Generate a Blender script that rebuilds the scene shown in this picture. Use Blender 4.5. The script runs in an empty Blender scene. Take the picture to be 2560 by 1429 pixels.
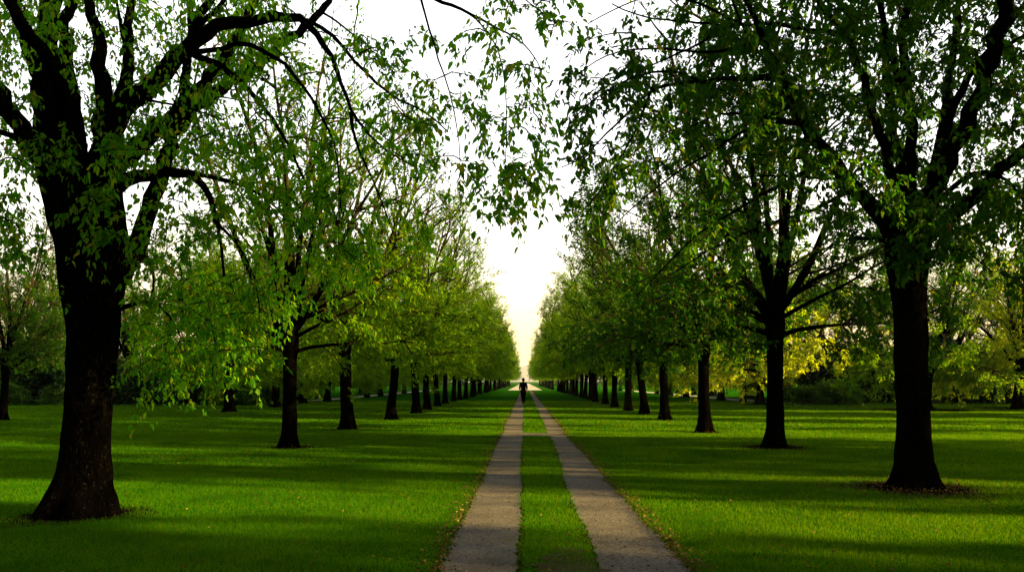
import bpy, math, random
import numpy as np
from mathutils import Vector, noise

random.seed(7)
R = np.random.default_rng(11)
SC = bpy.context.scene
COL = SC.collection

# ------------------------------------------------------------------ helpers
F, VX, VY, CH = 2000.0, 1312.0, 953.0, 1.5      # focal length in photo pixels, vanishing point, eye height


def at(px, py, Y):
    return np.array(((px - VX) / F * Y, Y, CH - (py - VY) / F * Y))


def norm(v):
    return v / (np.linalg.norm(v, axis=-1, keepdims=True) + 1e-9)


def make_mesh(name, V, faces, smooth=False):
    """faces: list of int arrays, each (n, k)"""
    me = bpy.data.meshes.new(name)
    V = np.asarray(V, dtype=np.float32)
    me.vertices.add(len(V))
    me.vertices.foreach_set('co', V.ravel())
    loops = np.concatenate([f.ravel() for f in faces]).astype(np.int32)
    tot = np.concatenate([np.full(len(f), f.shape[1]) for f in faces]).astype(np.int32)
    start = np.concatenate(([0], np.cumsum(tot)[:-1])).astype(np.int32)
    me.loops.add(len(loops))
    me.loops.foreach_set('vertex_index', loops)
    me.polygons.add(len(tot))
    me.polygons.foreach_set('loop_start', start)
    me.polygons.foreach_set('loop_total', tot)
    me.update(calc_edges=True)
    if smooth:
        me.polygons.foreach_set('use_smooth', np.ones(len(tot), dtype=bool))
    me.validate()
    return me


def link(name, me, mat=None, parent=None):
    o = bpy.data.objects.new(name, me)
    COL.objects.link(o)
    if mat is not None and not me.materials:
        me.materials.append(mat)
    if parent is not None:
        o.parent = parent
    return o


def empty(name, loc=(0, 0, 0), rz=0.0):
    o = bpy.data.objects.new(name, None)
    COL.objects.link(o)
    o.location = loc
    o.rotation_euler = (0, 0, rz)
    o.empty_display_size = 0.3
    return o


def tag(o, label, cat, group=None):
    o['label'] = label
    o['category'] = cat
    if group:
        o['group'] = group


class Tubes:
    def __init__(self):
        self.V, self.Q, self.T, self.n = [], [], [], 0

    def add(self, P, rad, sides=5, lump=0.0):
        P = np.asarray(P, float)
        m = len(P)
        rad = np.broadcast_to(np.asarray(rad, float), (m,))
        Tn = norm(np.gradient(P, axis=0))
        ref = np.array((0.0, 1.0, 0.0)) if abs(Tn[0][1]) < 0.9 else np.array((1.0, 0.0, 0.0))
        U = norm(np.cross(Tn, ref))
        W = np.cross(Tn, U)
        a = np.arange(sides) * (2 * math.pi / sides)
        ring = (np.cos(a)[None, :, None] * U[:, None, :] + np.sin(a)[None, :, None] * W[:, None, :])
        rr = rad[:, None] * np.ones((1, sides))
        if lump:
            rr = rr * (1 + lump * R.normal(size=(m, sides)))
        V = (P[:, None, :] + ring * rr[..., None]).reshape(-1, 3)
        i = np.arange(m - 1)[:, None] * sides
        j = np.arange(sides)[None, :]
        k = (j + 1) % sides
        Q = np.stack([i + j, i + k, i + sides + k, i + sides + j], -1).reshape(-1, 4) + self.n
        self.V.append(V)
        self.Q.append(Q)
        self.n += len(V)
        tip = P[-1] + Tn[-1] * rad[-1]
        self.V.append(tip[None])
        b = self.n - sides
        self.T.append(np.stack([b + j[0], b + k[0], np.full(sides, self.n)], -1))
        self.n += 1

    def mesh(self, name):
        return make_mesh(name, np.concatenate(self.V), [np.concatenate(self.Q), np.concatenate(self.T)], True)


# leaf templates: (along, across, lift)
LEAF7 = (np.array([(0, 0, 0), (.30, .5, .10), (.30, -.5, .10), (.45, 0, 0), (.68, .36, .05), (.68, -.36, .05), (1, 0, -.12)], float),
         np.array([(0, 2, 3), (0, 3, 1), (3, 2, 5), (3, 5, 6), (3, 6, 4), (3, 4, 1)]))
LEAF4 = (np.array([(0, 0, 0), (.42, -.5, .10), (1, 0, -.06), (.42, .5, .10)], float), np.array([(0, 1, 2), (0, 2, 3)]))


def leaves_mesh(name, P, D, L, Wd, tpl):
    """P base points, D tip directions, L lengths, Wd width ratio"""
    T, Fc = tpl
    n = len(P)
    D = norm(D)
    up = np.array((0, 0, 1.0)) + R.normal(size=(n, 3)) * 0.55
    S = norm(np.cross(D, up))
    N = np.cross(S, D)
    V = (P[:, None, :] + D[:, None, :] * (T[None, :, 0, None] * L[:, None, None])
         + S[:, None, :] * (T[None, :, 1, None] * (L * Wd)[:, None, None])
         + N[:, None, :] * (T[None, :, 2, None] * L[:, None, None]))
    f = (Fc[None] + (np.arange(n) * len(T))[:, None, None]).reshape(-1, 3)
    return make_mesh(name, V.reshape(-1, 3), [f])


def clusters(nodes, per, droop, size, jit, tpl_spread=0.9):
    """nodes: list of (pos, dir). Returns leaf arrays: small fans of drooping leaves at each node"""
    P = np.array([n[0] for n in nodes])
    D = np.array([n[1] for n in nodes])
    k = R.integers(max(1, per - 2), per + 2, len(P))
    idx = np.repeat(np.arange(len(P)), k)
    P, D = P[idx], D[idx]
    m = len(P)
    base = D * 0.55 + np.array((0, 0, -droop))
    dirs = norm(base + R.normal(size=(m, 3)) * tpl_spread * np.array((.75, .75, .45)))
    P = P + R.normal(size=(m, 3)) * jit
    Ls = size * R.uniform(0.5, 1.4, m)
    Wd = R.uniform(0.42, 0.62, m)
    return P, dirs, Ls, Wd


# ------------------------------------------------------------------ materials
def new_mat(name):
    m = bpy.data.materials.new(name)
    m.use_nodes = True
    nt = m.node_tree
    nt.nodes.clear()
    out = nt.nodes.new('ShaderNodeOutputMaterial')
    return m, nt, out


def ramp(nt, stops, interp='LINEAR'):
    r = nt.nodes.new('ShaderNodeValToRGB')
    e = r.color_ramp.elements
    r.color_ramp.interpolation = interp
    while len(e) < len(stops):
        e.new(0.5)
    for el, (p, c) in zip(e, stops):
        el.position = p
        el.color = (*c, 1)
    return r


def noise_tex(nt, scale, detail=4, rough=0.6, vec=None):
    n = nt.nodes.new('ShaderNodeTexNoise')
    n.inputs['Scale'].default_value = scale
    n.inputs['Detail'].default_value = detail
    n.inputs['Roughness'].default_value = rough
    if vec is not None:
        nt.links.new(vec, n.inputs['Vector'])
    return n


def leaf_mat(name, stops, tstops, mixt=0.5, gloss=0.02, patch=False):
    m, nt, out = new_mat(name)
    g = nt.nodes.new('ShaderNodeNewGeometry')
    r1 = ramp(nt, stops)
    r2 = ramp(nt, tstops)
    nt.links.new(g.outputs['Random Per Island'], r1.inputs['Fac'])
    nt.links.new(g.outputs['Random Per Island'], r2.inputs['Fac'])
    d = nt.nodes.new('ShaderNodeBsdfDiffuse')
    t = nt.nodes.new('ShaderNodeBsdfTranslucent')
    c1, c2 = r1.outputs['Color'], r2.outputs['Color']
    if patch:       # worn, lush and yellowed patches of turf
        tc = nt.nodes.new('ShaderNodeTexCoord')
        n1 = noise_tex(nt, 0.9, 6, 0.62, tc.outputs['Object'])
        rp = ramp(nt, [(0.30, (.50, .62, .6)), (0.48, (.95, .95, .9)), (0.62, (1.15, 1.05, 1)), (0.78, (1.75, 1.15, 1.1))])
        nt.links.new(n1.outputs['Fac'], rp.inputs['Fac'])
        cs = []
        for c in (c1, c2):
            m_ = nt.nodes.new('ShaderNodeMix')
            m_.data_type = 'RGBA'
            m_.blend_type = 'MULTIPLY'
            m_.inputs['Factor'].default_value = 1
            nt.links.new(c, m_.inputs['A'])
            nt.links.new(rp.outputs['Color'], m_.inputs['B'])
            cs.append(m_.outputs['Result'])
        c1, c2 = cs
    nt.links.new(c1, d.inputs['Color'])
    nt.links.new(c2, t.inputs['Color'])
    mx = nt.nodes.new('ShaderNodeMixShader')
    mx.inputs[0].default_value = mixt
    nt.links.new(d.outputs[0], mx.inputs[1])
    nt.links.new(t.outputs[0], mx.inputs[2])
    gl = nt.nodes.new('ShaderNodeBsdfGlossy')
    gl.inputs['Roughness'].default_value = 0.5
    gl.inputs['Color'].default_value = (0.5, 0.6, 0.4, 1)
    m2 = nt.nodes.new('ShaderNodeMixShader')
    m2.inputs[0].default_value = gloss
    nt.links.new(mx.outputs[0], m2.inputs[1])
    nt.links.new(gl.outputs[0], m2.inputs[2])
    nt.links.new(m2.outputs[0], out.inputs['Surface'])
    return m


def bark_mat(name, dark, light, speck):
    m, nt, out = new_mat(name)
    tc = nt.nodes.new('ShaderNodeTexCoord')
    mp = nt.nodes.new('ShaderNodeMapping')
    mp.inputs['Scale'].default_value = (1, 1, 0.32)
    nt.links.new(tc.outputs['Object'], mp.inputs['Vector'])
    n1 = noise_tex(nt, 26, 6, 0.7, mp.outputs[0])
    r1 = ramp(nt, [(0.35, dark), (0.72, light)])
    nt.links.new(n1.outputs['Fac'], r1.inputs['Fac'])
    # pale flakes of lichen
    n2 = noise_tex(nt, 85, 2, 0.5, mp.outputs[0])
    r2 = ramp(nt, [(0.655, (0, 0, 0)), (0.70, (1, 1, 1))])
    nt.links.new(n2.outputs['Fac'], r2.inputs['Fac'])
    mx = nt.nodes.new('ShaderNodeMix')
    mx.data_type = 'RGBA'
    nt.links.new(r2.outputs['Color'], mx.inputs['Factor'])
    nt.links.new(r1.outputs['Color'], mx.inputs['A'])
    mx.inputs['B'].default_value = (*speck, 1)
    p = nt.nodes.new('ShaderNodeBsdfPrincipled')
    p.inputs['Roughness'].default_value = 0.95
    p.inputs['Specular IOR Level'].default_value = 0.0
    nt.links.new(mx.outputs['Result'], p.inputs['Base Color'])
    b = nt.nodes.new('ShaderNodeBump')
    b.inputs['Strength'].default_value = 0.9
    b.inputs['Distance'].default_value = 0.03
    nt.links.new(n1.outputs['Fac'], b.inputs['Height'])
    nt.links.new(b.outputs[0], p.inputs['Normal'])
    nt.links.new(p.outputs[0], out.inputs['Surface'])
    return m


def plain(name, col, rough=0.9):
    m, nt, out = new_mat(name)
    p = nt.nodes.new('ShaderNodeBsdfPrincipled')
    tc = nt.nodes.new('ShaderNodeTexCoord')
    n = noise_tex(nt, 18, 4, 0.6, tc.outputs['Object'])
    r = ramp(nt, [(0.3, tuple(c * 0.7 for c in col)), (0.7, tuple(min(1, c * 1.25) for c in col))])
    nt.links.new(n.outputs['Fac'], r.inputs['Fac'])
    nt.links.new(r.outputs['Color'], p.inputs['Base Color'])
    p.inputs['Roughness'].default_value = rough
    p.inputs['Specular IOR Level'].default_value = 0.02
    nt.links.new(p.outputs[0], out.inputs['Surface'])
    return m


M = {}
M['leaf_near'] = leaf_mat('spring leaf', [(0, (.016, .085, .001)), (.6, (.032, .12, .002)), (.93, (.07, .14, .003)), (1, (.18, .15, .005))],
                          [(0, (.09, .40, .002)), (.6, (.19, .52, .003)), (.93, (.36, .58, .004)), (1, (.6, .48, .006))], 0.58, .012)
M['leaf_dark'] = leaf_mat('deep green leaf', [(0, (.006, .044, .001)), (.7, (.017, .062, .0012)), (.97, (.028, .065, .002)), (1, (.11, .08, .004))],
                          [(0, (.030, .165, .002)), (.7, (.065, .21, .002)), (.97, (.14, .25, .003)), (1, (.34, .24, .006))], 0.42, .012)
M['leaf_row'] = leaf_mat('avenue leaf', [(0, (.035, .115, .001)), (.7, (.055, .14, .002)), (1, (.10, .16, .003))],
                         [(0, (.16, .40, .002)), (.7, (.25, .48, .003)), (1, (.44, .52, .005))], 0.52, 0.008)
M['leaf_gold_sunlit'] = leaf_mat('sunlit yellow leaf', [(0, (.26, .32, .004)), (.7, (.34, .37, .005)), (1, (.40, .36, .006))],
                          [(0, (.44, .64, .004)), (.7, (.56, .68, .005)), (1, (.66, .62, .006))], 0.62, 0.03)  # yellow leaf, colour brightened to carry the sunlight on these crowns
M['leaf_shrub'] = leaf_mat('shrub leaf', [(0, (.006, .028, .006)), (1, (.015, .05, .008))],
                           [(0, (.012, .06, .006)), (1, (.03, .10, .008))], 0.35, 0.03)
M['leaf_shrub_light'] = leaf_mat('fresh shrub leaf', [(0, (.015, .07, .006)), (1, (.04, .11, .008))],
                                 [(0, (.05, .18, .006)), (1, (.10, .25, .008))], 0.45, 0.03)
M['bark'] = bark_mat('dark bark', (.0006, .0005, .0004), (.0035, .003, .0022), (.036, .031, .025))
M['bark_row'] = bark_mat('dark avenue bark', (.0006, .0005, .0004), (.0018, .0015, .0012), (.006, .005, .004))
M['twig'] = plain('dark twig', (.006, .005, .0035))
M['twig_row'] = plain('brown twig', (.026, .021, .010))


# ------------------------------------------------------------------ trees
def trunk_tube(tb, prof, sides=22, lobes=5, flare=0.35, ph=0.0):
    """prof: rows of (x, y, z, r); roots spread at the base"""
    prof = np.array(prof, float)
    zs = prof[:, 2]
    zz = np.concatenate([np.linspace(zs[0], zs[0] + 0.6, 9)[:-1], np.linspace(zs[0] + 0.6, zs[-1], 22)])
    cx = np.interp(zz, zs, prof[:, 0])
    cy = np.interp(zz, zs, prof[:, 1])
    rr = np.interp(zz, zs, prof[:, 3])
    a = np.arange(sides) * 2 * math.pi / sides
    V = []
    for x, y, z, r in zip(cx, cy, zz, rr):
        h = max(0.0, 1 - (z - zs[0]) / 0.7)
        k = 1 + flare * h * h * np.sin(lobes * a + ph) + 0.10 * h * np.sin(2 * a + 1.3 + ph)
        nz = np.array([noise.noise(Vector((math.cos(q) * 1.6 + ph, math.sin(q) * 1.6, z * 2.1))) for q in a])
        nf = np.array([noise.noise(Vector((math.cos(q) * 6 + ph, math.sin(q) * 6, z * 5))) for q in a])
        q = r * k * (0.96 + 0.10 * nz + 0.05 * nf)
        V.append(np.stack([x + np.cos(a) * q, y + np.sin(a) * q, np.full(sides, z)], -1))
    m = len(V)
    V = np.concatenate(V)
    i = np.arange(m - 1)[:, None] * sides
    j = np.arange(sides)[None, :]
    k = (j + 1) % sides
    Q = np.stack([i + j, i + k, i + sides + k, i + sides + j], -1).reshape(-1, 4) + tb.n
    tb.V.append(V)
    tb.Q.append(Q)
    tb.n += len(V)
    tb.V.append(np.array([[cx[-1], cy[-1], zz[-1] + rr[-1] * 0.5]]))
    b = tb.n - sides
    tb.T.append(np.stack([b + j[0], b + k[0], np.full(sides, tb.n)], -1))
    tb.n += 1


def perp(d):
    v = R.normal(size=3)
    v -= d * np.dot(v, d)
    return v / np.linalg.norm(v)


def walk(p, d, L, seg, wob, trop):
    P = [np.array(p, float)]
    d = np.array(d, float)
    for _ in range(seg):
        d = norm(d + R.normal(size=3) * wob + np.array(trop))
        P.append(P[-1] + d * L / seg)
    return np.array(P)


def row_tree_meshes(name, H=11.5, rad=3.5, th=2.3, r0=0.2, leaf='leaf_row', size=0.108, skirt=9, dens=1.0, skirt_droop=0.035, bark='bark_row', seed=1, sparse=0.65):
    """one avenue tree at the origin: trunk, branches and crown meshes"""
    global R
    keep = R
    R = np.random.default_rng(seed)
    tt, tw = Tubes(), Tubes()
    nodes = []
    lean = R.normal(size=2) * 0.08
    trunk_tube(tt, [(0, 0, -0.05, r0 * 1.75), (0, 0, 0.12, r0 * 1.35), (0, 0, 0.5, r0 * 1.08), (lean[0] * .4, lean[1] * .4, 1.2, r0 * 0.94),
                    (lean[0] * .8, lean[1] * .8, th - 0.4, r0 * 0.95), (lean[0], lean[1], th, r0 * 1.25), (lean[0], lean[1], th + 0.35, r0 * 1.0)], ph=seed)
    top = np.array((lean[0], lean[1], th))
    nl = 8

    def env(z):     # crown radius at height z
        t = (z - th) / (H - th)
        return rad * max(0.05, math.sin(math.pi * min(1, max(0, 0.20 + 0.80 * t) ** 0.92)))

    def twigs(P, n, lmin, lmax, upw, sub):
        for _ in range(n):
            f = R.uniform(0.22, 1.0) * (len(P) - 1)
            i = min(int(f), len(P) - 2)
            p = P[i] + (P[i + 1] - P[i]) * (f - i)
            d0 = norm(P[i + 1] - P[i])
            d = norm(d0 * 0.8 + perp(d0) * 0.75 + np.array((0, 0, upw)))
            L = R.uniform(lmin, lmax)
            q = walk(p, d, L, 4, 0.10, (0, 0, 0.03))
            tw.add(q, np.linspace(0.010, 0.003, 5), 3)
            for s in range(sub):
                i2 = R.integers(1, 4)
                d2 = norm(d + perp(d) * 0.8)
                q2 = walk(q[i2], d2, L * R.uniform(.35, .7), 3, 0.1, (0, 0, 0.0))
                tw.add(q2, np.linspace(0.006, 0.002, 4), 3)
                for t in (1, 2, 3):
                    nodes.append((q2[t], norm(q2[t] - q2[t - 1])))
            for t in (1, 2, 3, 4):
                nodes.append((q[t], norm(q[t] - q[t - 1])))

    for k in range(nl):
        az = 2 * math.pi * (k + R.uniform(-.3, .3)) / nl
        el = R.uniform(0.75, 1.25) if k % 2 else R.uniform(1.1, 1.45)
        d = np.array((math.cos(az) * math.cos(el), math.sin(az) * math.cos(el), math.sin(el)))
        L = (H - th) * R.uniform(0.72, 0.98)
        P = walk(top + np.array((0, 0, R.uniform(-.25, .25))), d, L, 9, 0.07, (0, 0, 0.035))
        for i in range(len(P)):         # stay inside the crown
            rr = math.hypot(P[i][0], P[i][1])
            e = env(P[i][2])
            if rr > e:
                P[i][:2] *= e / rr
        tt.add(P[:5], np.linspace(r0 * 0.55, r0 * 0.30, 5), 7)
        tw.add(P[4:], np.linspace(r0 * 0.30, 0.015, 6), 6)
        for j in range(10):
            f = R.uniform(1.2, 8.6)
            i = int(f)
            p = P[i] + (P[i + 1] - P[i]) * (f - i)
            d0 = norm(P[i + 1] - P[i])
            out = norm(np.array((p[0], p[1], 0)) + 1e-3)
            d = norm(d0 * 0.7 + perp(d0) * 0.6 + out * 0.55)
            room = max(0.7, min(3.0, 1.15 * env(p[2]) - math.hypot(p[0], p[1]) + 0.5))
            L2 = room * R.uniform(0.6, 1.0)
            Q = walk(p, d, L2, 6, 0.08, (0, 0, 0.05))
            tw.add(Q, np.linspace(0.035, 0.008, 7), 4)
            twigs(Q, int(7 * dens), 0.35, 0.95, 0.25, 2)
    for k in range(skirt):               # low spreading limbs
        az = 2 * math.pi * (k + R.uniform(-.3, .3)) / skirt
        el = R.uniform(0.22, 0.6)
        d = np.array((math.cos(az) * math.cos(el), math.sin(az) * math.cos(el), math.sin(el)))
        P = walk(top + np.array((0, 0, R.uniform(-.3, .5))), d, rad * R.uniform(0.85, 1.12), 7, 0.09, (0, 0, -skirt_droop + 0.03))
        tt.add(P[:4], np.linspace(r0 * 0.34, r0 * 0.16, 4), 6)
        tw.add(P[3:], np.linspace(r0 * 0.16, 0.012, 5), 5)
        for j in range(9):
            f = R.uniform(1.6, 6.9)
            i = int(f)
            p = P[i] + (P[i + 1] - P[i]) * (f - i)
            d0 = norm(P[i + 1] - P[i])
            d = norm(d0 * 0.7 + perp(d0) * 0.8)
            Q = walk(p, d, R.uniform(0.6, 1.5), 5, 0.1, (0, 0, -skirt_droop))
            tw.add(Q, np.linspace(0.022, 0.006, 6), 3)
            twigs(Q, int(6 * dens), 0.3, 0.8, -0.15, 2)
    nodes = [q for q in nodes if R.uniform() < np.interp(q[0][2], [th + 2.4, H * .85], [1.0, sparse])]
    Pn, Dn, Ls, Wd = clusters(nodes, 4, 0.45, size, 0.045)
    res = (tt.mesh(name + '_trunk'), tw.mesh(name + '_branches'), leaves_mesh(name + '_crown', Pn, Dn, Ls, Wd, LEAF4))
    res[0].materials.append(M[bark])
    res[1].materials.append(M['twig_row'])
    res[2].materials.append(M[leaf])
    R = keep
    return res


def tree(name, meshes, loc, rz, s, label, group, sz=None):
    o = empty(name, loc, rz)
    o.scale = (s, s, sz or s)
    tag(o, label, 'tree', group)
    for part, me in zip(('trunk', 'branches', 'crown'), meshes):
        link(part, me, None, o)
    return o


def near_tree(name, base, prof, limbs, fills, wood_fill, leaf, label, size, droop, seed, group):
    """a foreground tree: limbs are polylines in space, then twigs reach out to fill the crown"""
    global R
    R = np.random.default_rng(seed)
    tt, tb, tw = Tubes(), Tubes(), Tubes()
    base = np.array(base, float)
    trunk_tube(tt, prof, sides=36, lobes=6, flare=0.24, ph=seed)
    skel = []
    nodes = []
    for P, rad in limbs:
        P = np.array(P, float)
        # smooth resample with a little crookedness
        t = np.concatenate(([0], np.cumsum(np.linalg.norm(np.diff(P, axis=0), axis=1))))
        n = max(6, int(t[-1] / 0.16))
        u = np.linspace(0, t[-1], n)
        Q = np.stack([np.interp(u, t, P[:, c]) for c in range(3)], -1)
        for _ in range(2):
            Q[1:-1] = 0.25 * Q[:-2] + 0.5 * Q[1:-1] + 0.25 * Q[2:]
        rr = np.interp(u, t, rad)
        Q[1:-1] += R.normal(size=(n - 2, 3)) * np.minimum(0.022, rr[1:-1, None] * 0.30)
        (tt if rad[0] > 0.075 else tb).add(Q, rr, 9 if rad[0] > 0.05 else 6, lump=0.035)
        skel.append(Q[max(1, n // 5):])
    S = np.concatenate(skel)
    # targets, nearest first
    T = np.concatenate([f for f in (fills + [wood_fill]) if len(f)])
    kind = np.concatenate([np.full(len(f), i) for i, f in enumerate(fills + [wood_fill]) if len(f)])
    d0 = np.array([np.min(np.linalg.norm(S - t, axis=1)) for t in T])
    order = np.argsort(d0)
    cap = len(S) + len(T) * 8
    A = np.zeros((cap, 3))
    A[:len(S)] = S
    na = len(S)
    for i in order:
        t = T[i]
        dv = t - A[:na]
        dist = np.linalg.norm(dv, axis=1)
        cost = dist + np.maximum(0, dv[:, 2]) * 0.8        # prefer to hang from above
        j = int(np.argmin(cost))
        s, L = A[j], dist[j]
        if L < 0.08:
            continue
        n = int(min(12, max(4, L / 0.16)))
        u = np.linspace(0, 1, n + 1)[:, None]
        side = R.normal(size=3) * 0.10 * L
        mid = s * 0.5 + t * 0.5 + side + np.array((0, 0, 0.20 * L))
        Q = (1 - u) ** 2 * s + 2 * u * (1 - u) * mid + u ** 2 * t
        Q[1:-1] += R.normal(size=(n - 1, 3)) * 0.012
        r1 = min(0.024, 0.0055 + 0.009 * L)
        tw.add(Q, np.linspace(r1, 0.003, n + 1), 4 if L > 0.8 else 3)
        step = max(1, n // 6)
        A[na:na + len(Q[1::step])] = Q[1::step]
        na += len(Q[1::step])
        for q in range(1, n + 1):
            if u[q, 0] * L > min(0.35, 0.3 * L):
                nodes.append((Q[q], norm(Q[q] - Q[q - 1])))
        # side twiglets
        for _ in range(int(2 + L * 3.0)):
            q = R.integers(max(1, n // 4), n + 1)
            d = norm(Q[q] - Q[q - 1])
            d = norm(d * 0.6 + perp(d) * 0.9 + np.array((0, 0, -droop * 0.5)))
            W = walk(Q[q], d, R.uniform(0.12, 0.5), 3, 0.12, (0, 0, -droop * 0.35))
            tw.add(W, np.linspace(0.0035, 0.0016, 4), 3)
            nodes += [(W[c], norm(W[c] - W[c - 1])) for c in (1, 2, 3)]
    Pn, Dn, Ls, Wd = clusters(nodes, 5, droop, size, 0.025)
    Wd *= .86
    print(name, 'leaves', len(Pn), 'nodes', len(nodes))
    o = empty(name, tuple(base))
    tag(o, label, 'tree', group)
    off = -base
    for part, me, mt in (('trunk', tt.mesh('near_trunk'), M['bark']), ('limbs', tb.mesh('near_limbs'), M['bark_row']),
                         ('twigs', tw.mesh('near_twigs'), M['twig']), ('crown', leaves_mesh('near_crown', Pn, Dn, Ls, Wd, LEAF7), M[leaf])):
        c = link(part, me, mt, o)
        c.location = tuple(off)
    return o


def poly_targets(n, poly, Y0, Y1, rng, zmax=9e9):
    """points spread evenly through the slab of air the polygon bounds between two distances"""
    poly = np.array(poly, float)
    lo, hi = poly.min(0), poly.max(0)
    out = []
    while len(out) < n:
        x, y = rng.uniform(lo[0], hi[0]), rng.uniform(lo[1], hi[1])
        ins = False
        k = len(poly) - 1
        for i in range(len(poly)):
            xi, yi = poly[i]
            xj, yj = poly[k]
            if (yi > y) != (yj > y) and x < (xj - xi) * (y - yi) / (yj - yi) + xi:
                ins = not ins
            k = i
        if ins:
            out.append(at(x, y, rng.uniform(Y0, Y1)))
    return np.array(out)


def px_limb(pts, Y0, Y1, w0, w1, mid=None):
    """pts in photo pixels, distance running from Y0 to Y1, widths in pixels"""
    n = len(pts)
    P, rad = [], []
    for i, (x, y) in enumerate(pts):
        Y = Y0 + (Y1 - Y0) * i / (n - 1)
        P.append(at(x, y, Y))
        rad.append((w1 + (w0 - w1) * (1 - i / (n - 1)) ** 1.6) * 0.46 * Y / F)
    return np.array(P), np.array(rad)


HAZE = 0.00008
VEIL = (0.45, 8.8)
rg = np.random.default_rng(5)
# ---- the big crooked tree on the left
YL = 9.04
s = YL / F


def prof_px(rows, Y):
    out = []
    for (xl, xr, py) in rows[::-1]:
        p = at((xl + xr) / 2, py, Y)
        out.append((p[0], Y, p[2], (xr - xl) / 2 * Y / F))
    out.sort(key=lambda r: r[2])
    out[0] = (*out[0][:2], -0.06, out[0][3])
    return out


profL = prof_px([(82, 300, 1288), (104, 291, 1258), (119, 284, 1225), (136, 276, 1185), (150, 270, 1130), (163, 276, 1030), (171, 284, 930), (172, 296, 850), (166, 302, 770),
                 (156, 312, 690), (144, 318, 620), (128, 314, 540), (112, 308, 470), (102, 298, 420)], YL)
LL = [
    px_limb([(150, 470), (105, 400), (40, 310), (0, 235), (-70, 140), (-160, 20)], YL, 8.0, 75, 30),
    px_limb([(120, 400), (75, 345), (0, 330), (-90, 300)], YL, 8.2, 30, 12),
    px_limb([(160, 480), (130, 390), (120, 250), (121, 100), (131, 0), (150, -150), (170, -300)], YL, 10.5, 95, 40),
    px_limb([(120, 250), (91, 126), (45, 30), (10, -60)], 9.6, 9.0, 38, 22),
    px_limb([(200, 480), (187, 300), (170, 150), (152, 60), (182, 0), (215, -120)], YL, 9.8, 60, 22),
    px_limb([(240, 470), (258, 290), (246, 150), (235, 60), (226, 0), (210, -140)], YL, 8.6, 60, 22),
    px_limb([(262, 440), (302, 250), (328, 176), (320, 100), (330, 0), (352, -150)], YL, 10.2, 50, 18),
    px_limb([(322, 130), (300, 60), (290, 0)], 9.9, 9.6, 14, 8),
    px_limb([(240, 520), (272, 320), (343, 252), (403, 186), (474, 111), (534, 66), (605, 53), (695, 50), (751, 35), (786, 76), (827, 131), (852, 202), (877, 282), (925, 345), (985, 390), (1040, 420)], YL, 7.6, 66, 4),
    px_limb([(300, 700), (345, 600), (375, 520), (430, 330), (504, 217), (570, 136), (620, 45), (650, -20), (700, -140)], YL, 11.0, 56, 22),
    px_limb([(445, 300), (464, 202), (476, 76), (474, 0), (468, -140)], 9.7, 10.6, 32, 12),
    px_limb([(476, 100), (520, 40), (565, 0), (640, -70)], 9.9, 9.2, 20, 9),
    px_limb([(455, 140), (534, 118), (640, 108), (706, 156), (771, 227), (806, 297), (837, 343), (847, 428), (852, 520)], 8.4, 7.4, 18, 4),
    px_limb([(470, 130), (554, 166), (620, 212), (665, 277), (716, 343), (741, 413), (776, 474), (800, 560)], 8.5, 8.2, 20, 5),
    px_limb([(290, 470), (360, 432), (438, 425), (504, 443), (529, 494), (534, 544), (554, 605), (560, 690)], YL, 8.0, 42, 7),
    px_limb([(470, 428), (595, 454), (655, 479), (706, 524), (745, 600)], 8.6, 9.0, 14, 4),
    px_limb([(340, 610), (383, 640), (390, 700), (375, 760)], YL, 8.5, 14, 5),
    px_limb([(300, 770), (360, 745), (420, 770), (455, 850)], YL, 8.4, 16, 4),
    px_limb([(534, 550), (600, 610), (640, 690), (650, 780)], 8.2, 8.0, 10, 4),
    px_limb([(345, 250), (370, 254), (440, 256), (560, 300)], 8.9, 9.4, 12, 5),
    px_limb([(700, 48), (780, 40), (860, 120), (930, 200), (985, 250), (1040, 265), (1085, 290), (1120, 330)], 8.0, 7.2, 14, 4),
    px_limb([(877, 282), (870, 330), (905, 390), (945, 470), (975, 560)], 7.8, 7.6, 12, 4),
    # long limb that leaves the top of the frame and comes back down over the path
    px_limb([(480, 60), (620, -120), (800, -190), (960, -110), (1075, -5), (1150, 20), (1225, 62), (1290, 95), (1335, 135), (1350, 170)], 9.6, 6.8, 24, 3),
    px_limb([(960, -110), (1040, -50), (1060, 20), (1085, 120), (1130, 240), (1150, 360), (1150, 440)], 7.6, 6.9, 10, 2.5),
    px_limb([(1150, 20), (1210, 55), (1250, 110), (1265, 210), (1268, 310), (1262, 420)], 7.0, 6.8, 6, 2.5),
    px_limb([(800, -190), (1000, -160), (1190, -100), (1300, -10), (1390, 60)], 8.4, 7.4, 12, 3),
    # toward the lens and away from it
    px_limb([(200, 450), (160, 250), (60, 60), (-80, -180)], YL, 6.2, 60, 26),
    (np.array([at(230, 470, YL), (-4.6, 10.2, 4.8), (-3.9, 11.8, 6.2), (-3.2, 13.0, 7.6), (-2.9, 13.6, 9.0)]), np.array([.13, .10, .08, .05, .025])),
    (np.array([at(170, 460, YL), (-5.8, 10.0, 4.8), (-6.9, 11.2, 6.0), (-7.8, 12.0, 7.6), (-8.1, 12.4, 9.0)]), np.array([.13, .10, .08, .05, .025])),
]
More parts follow.
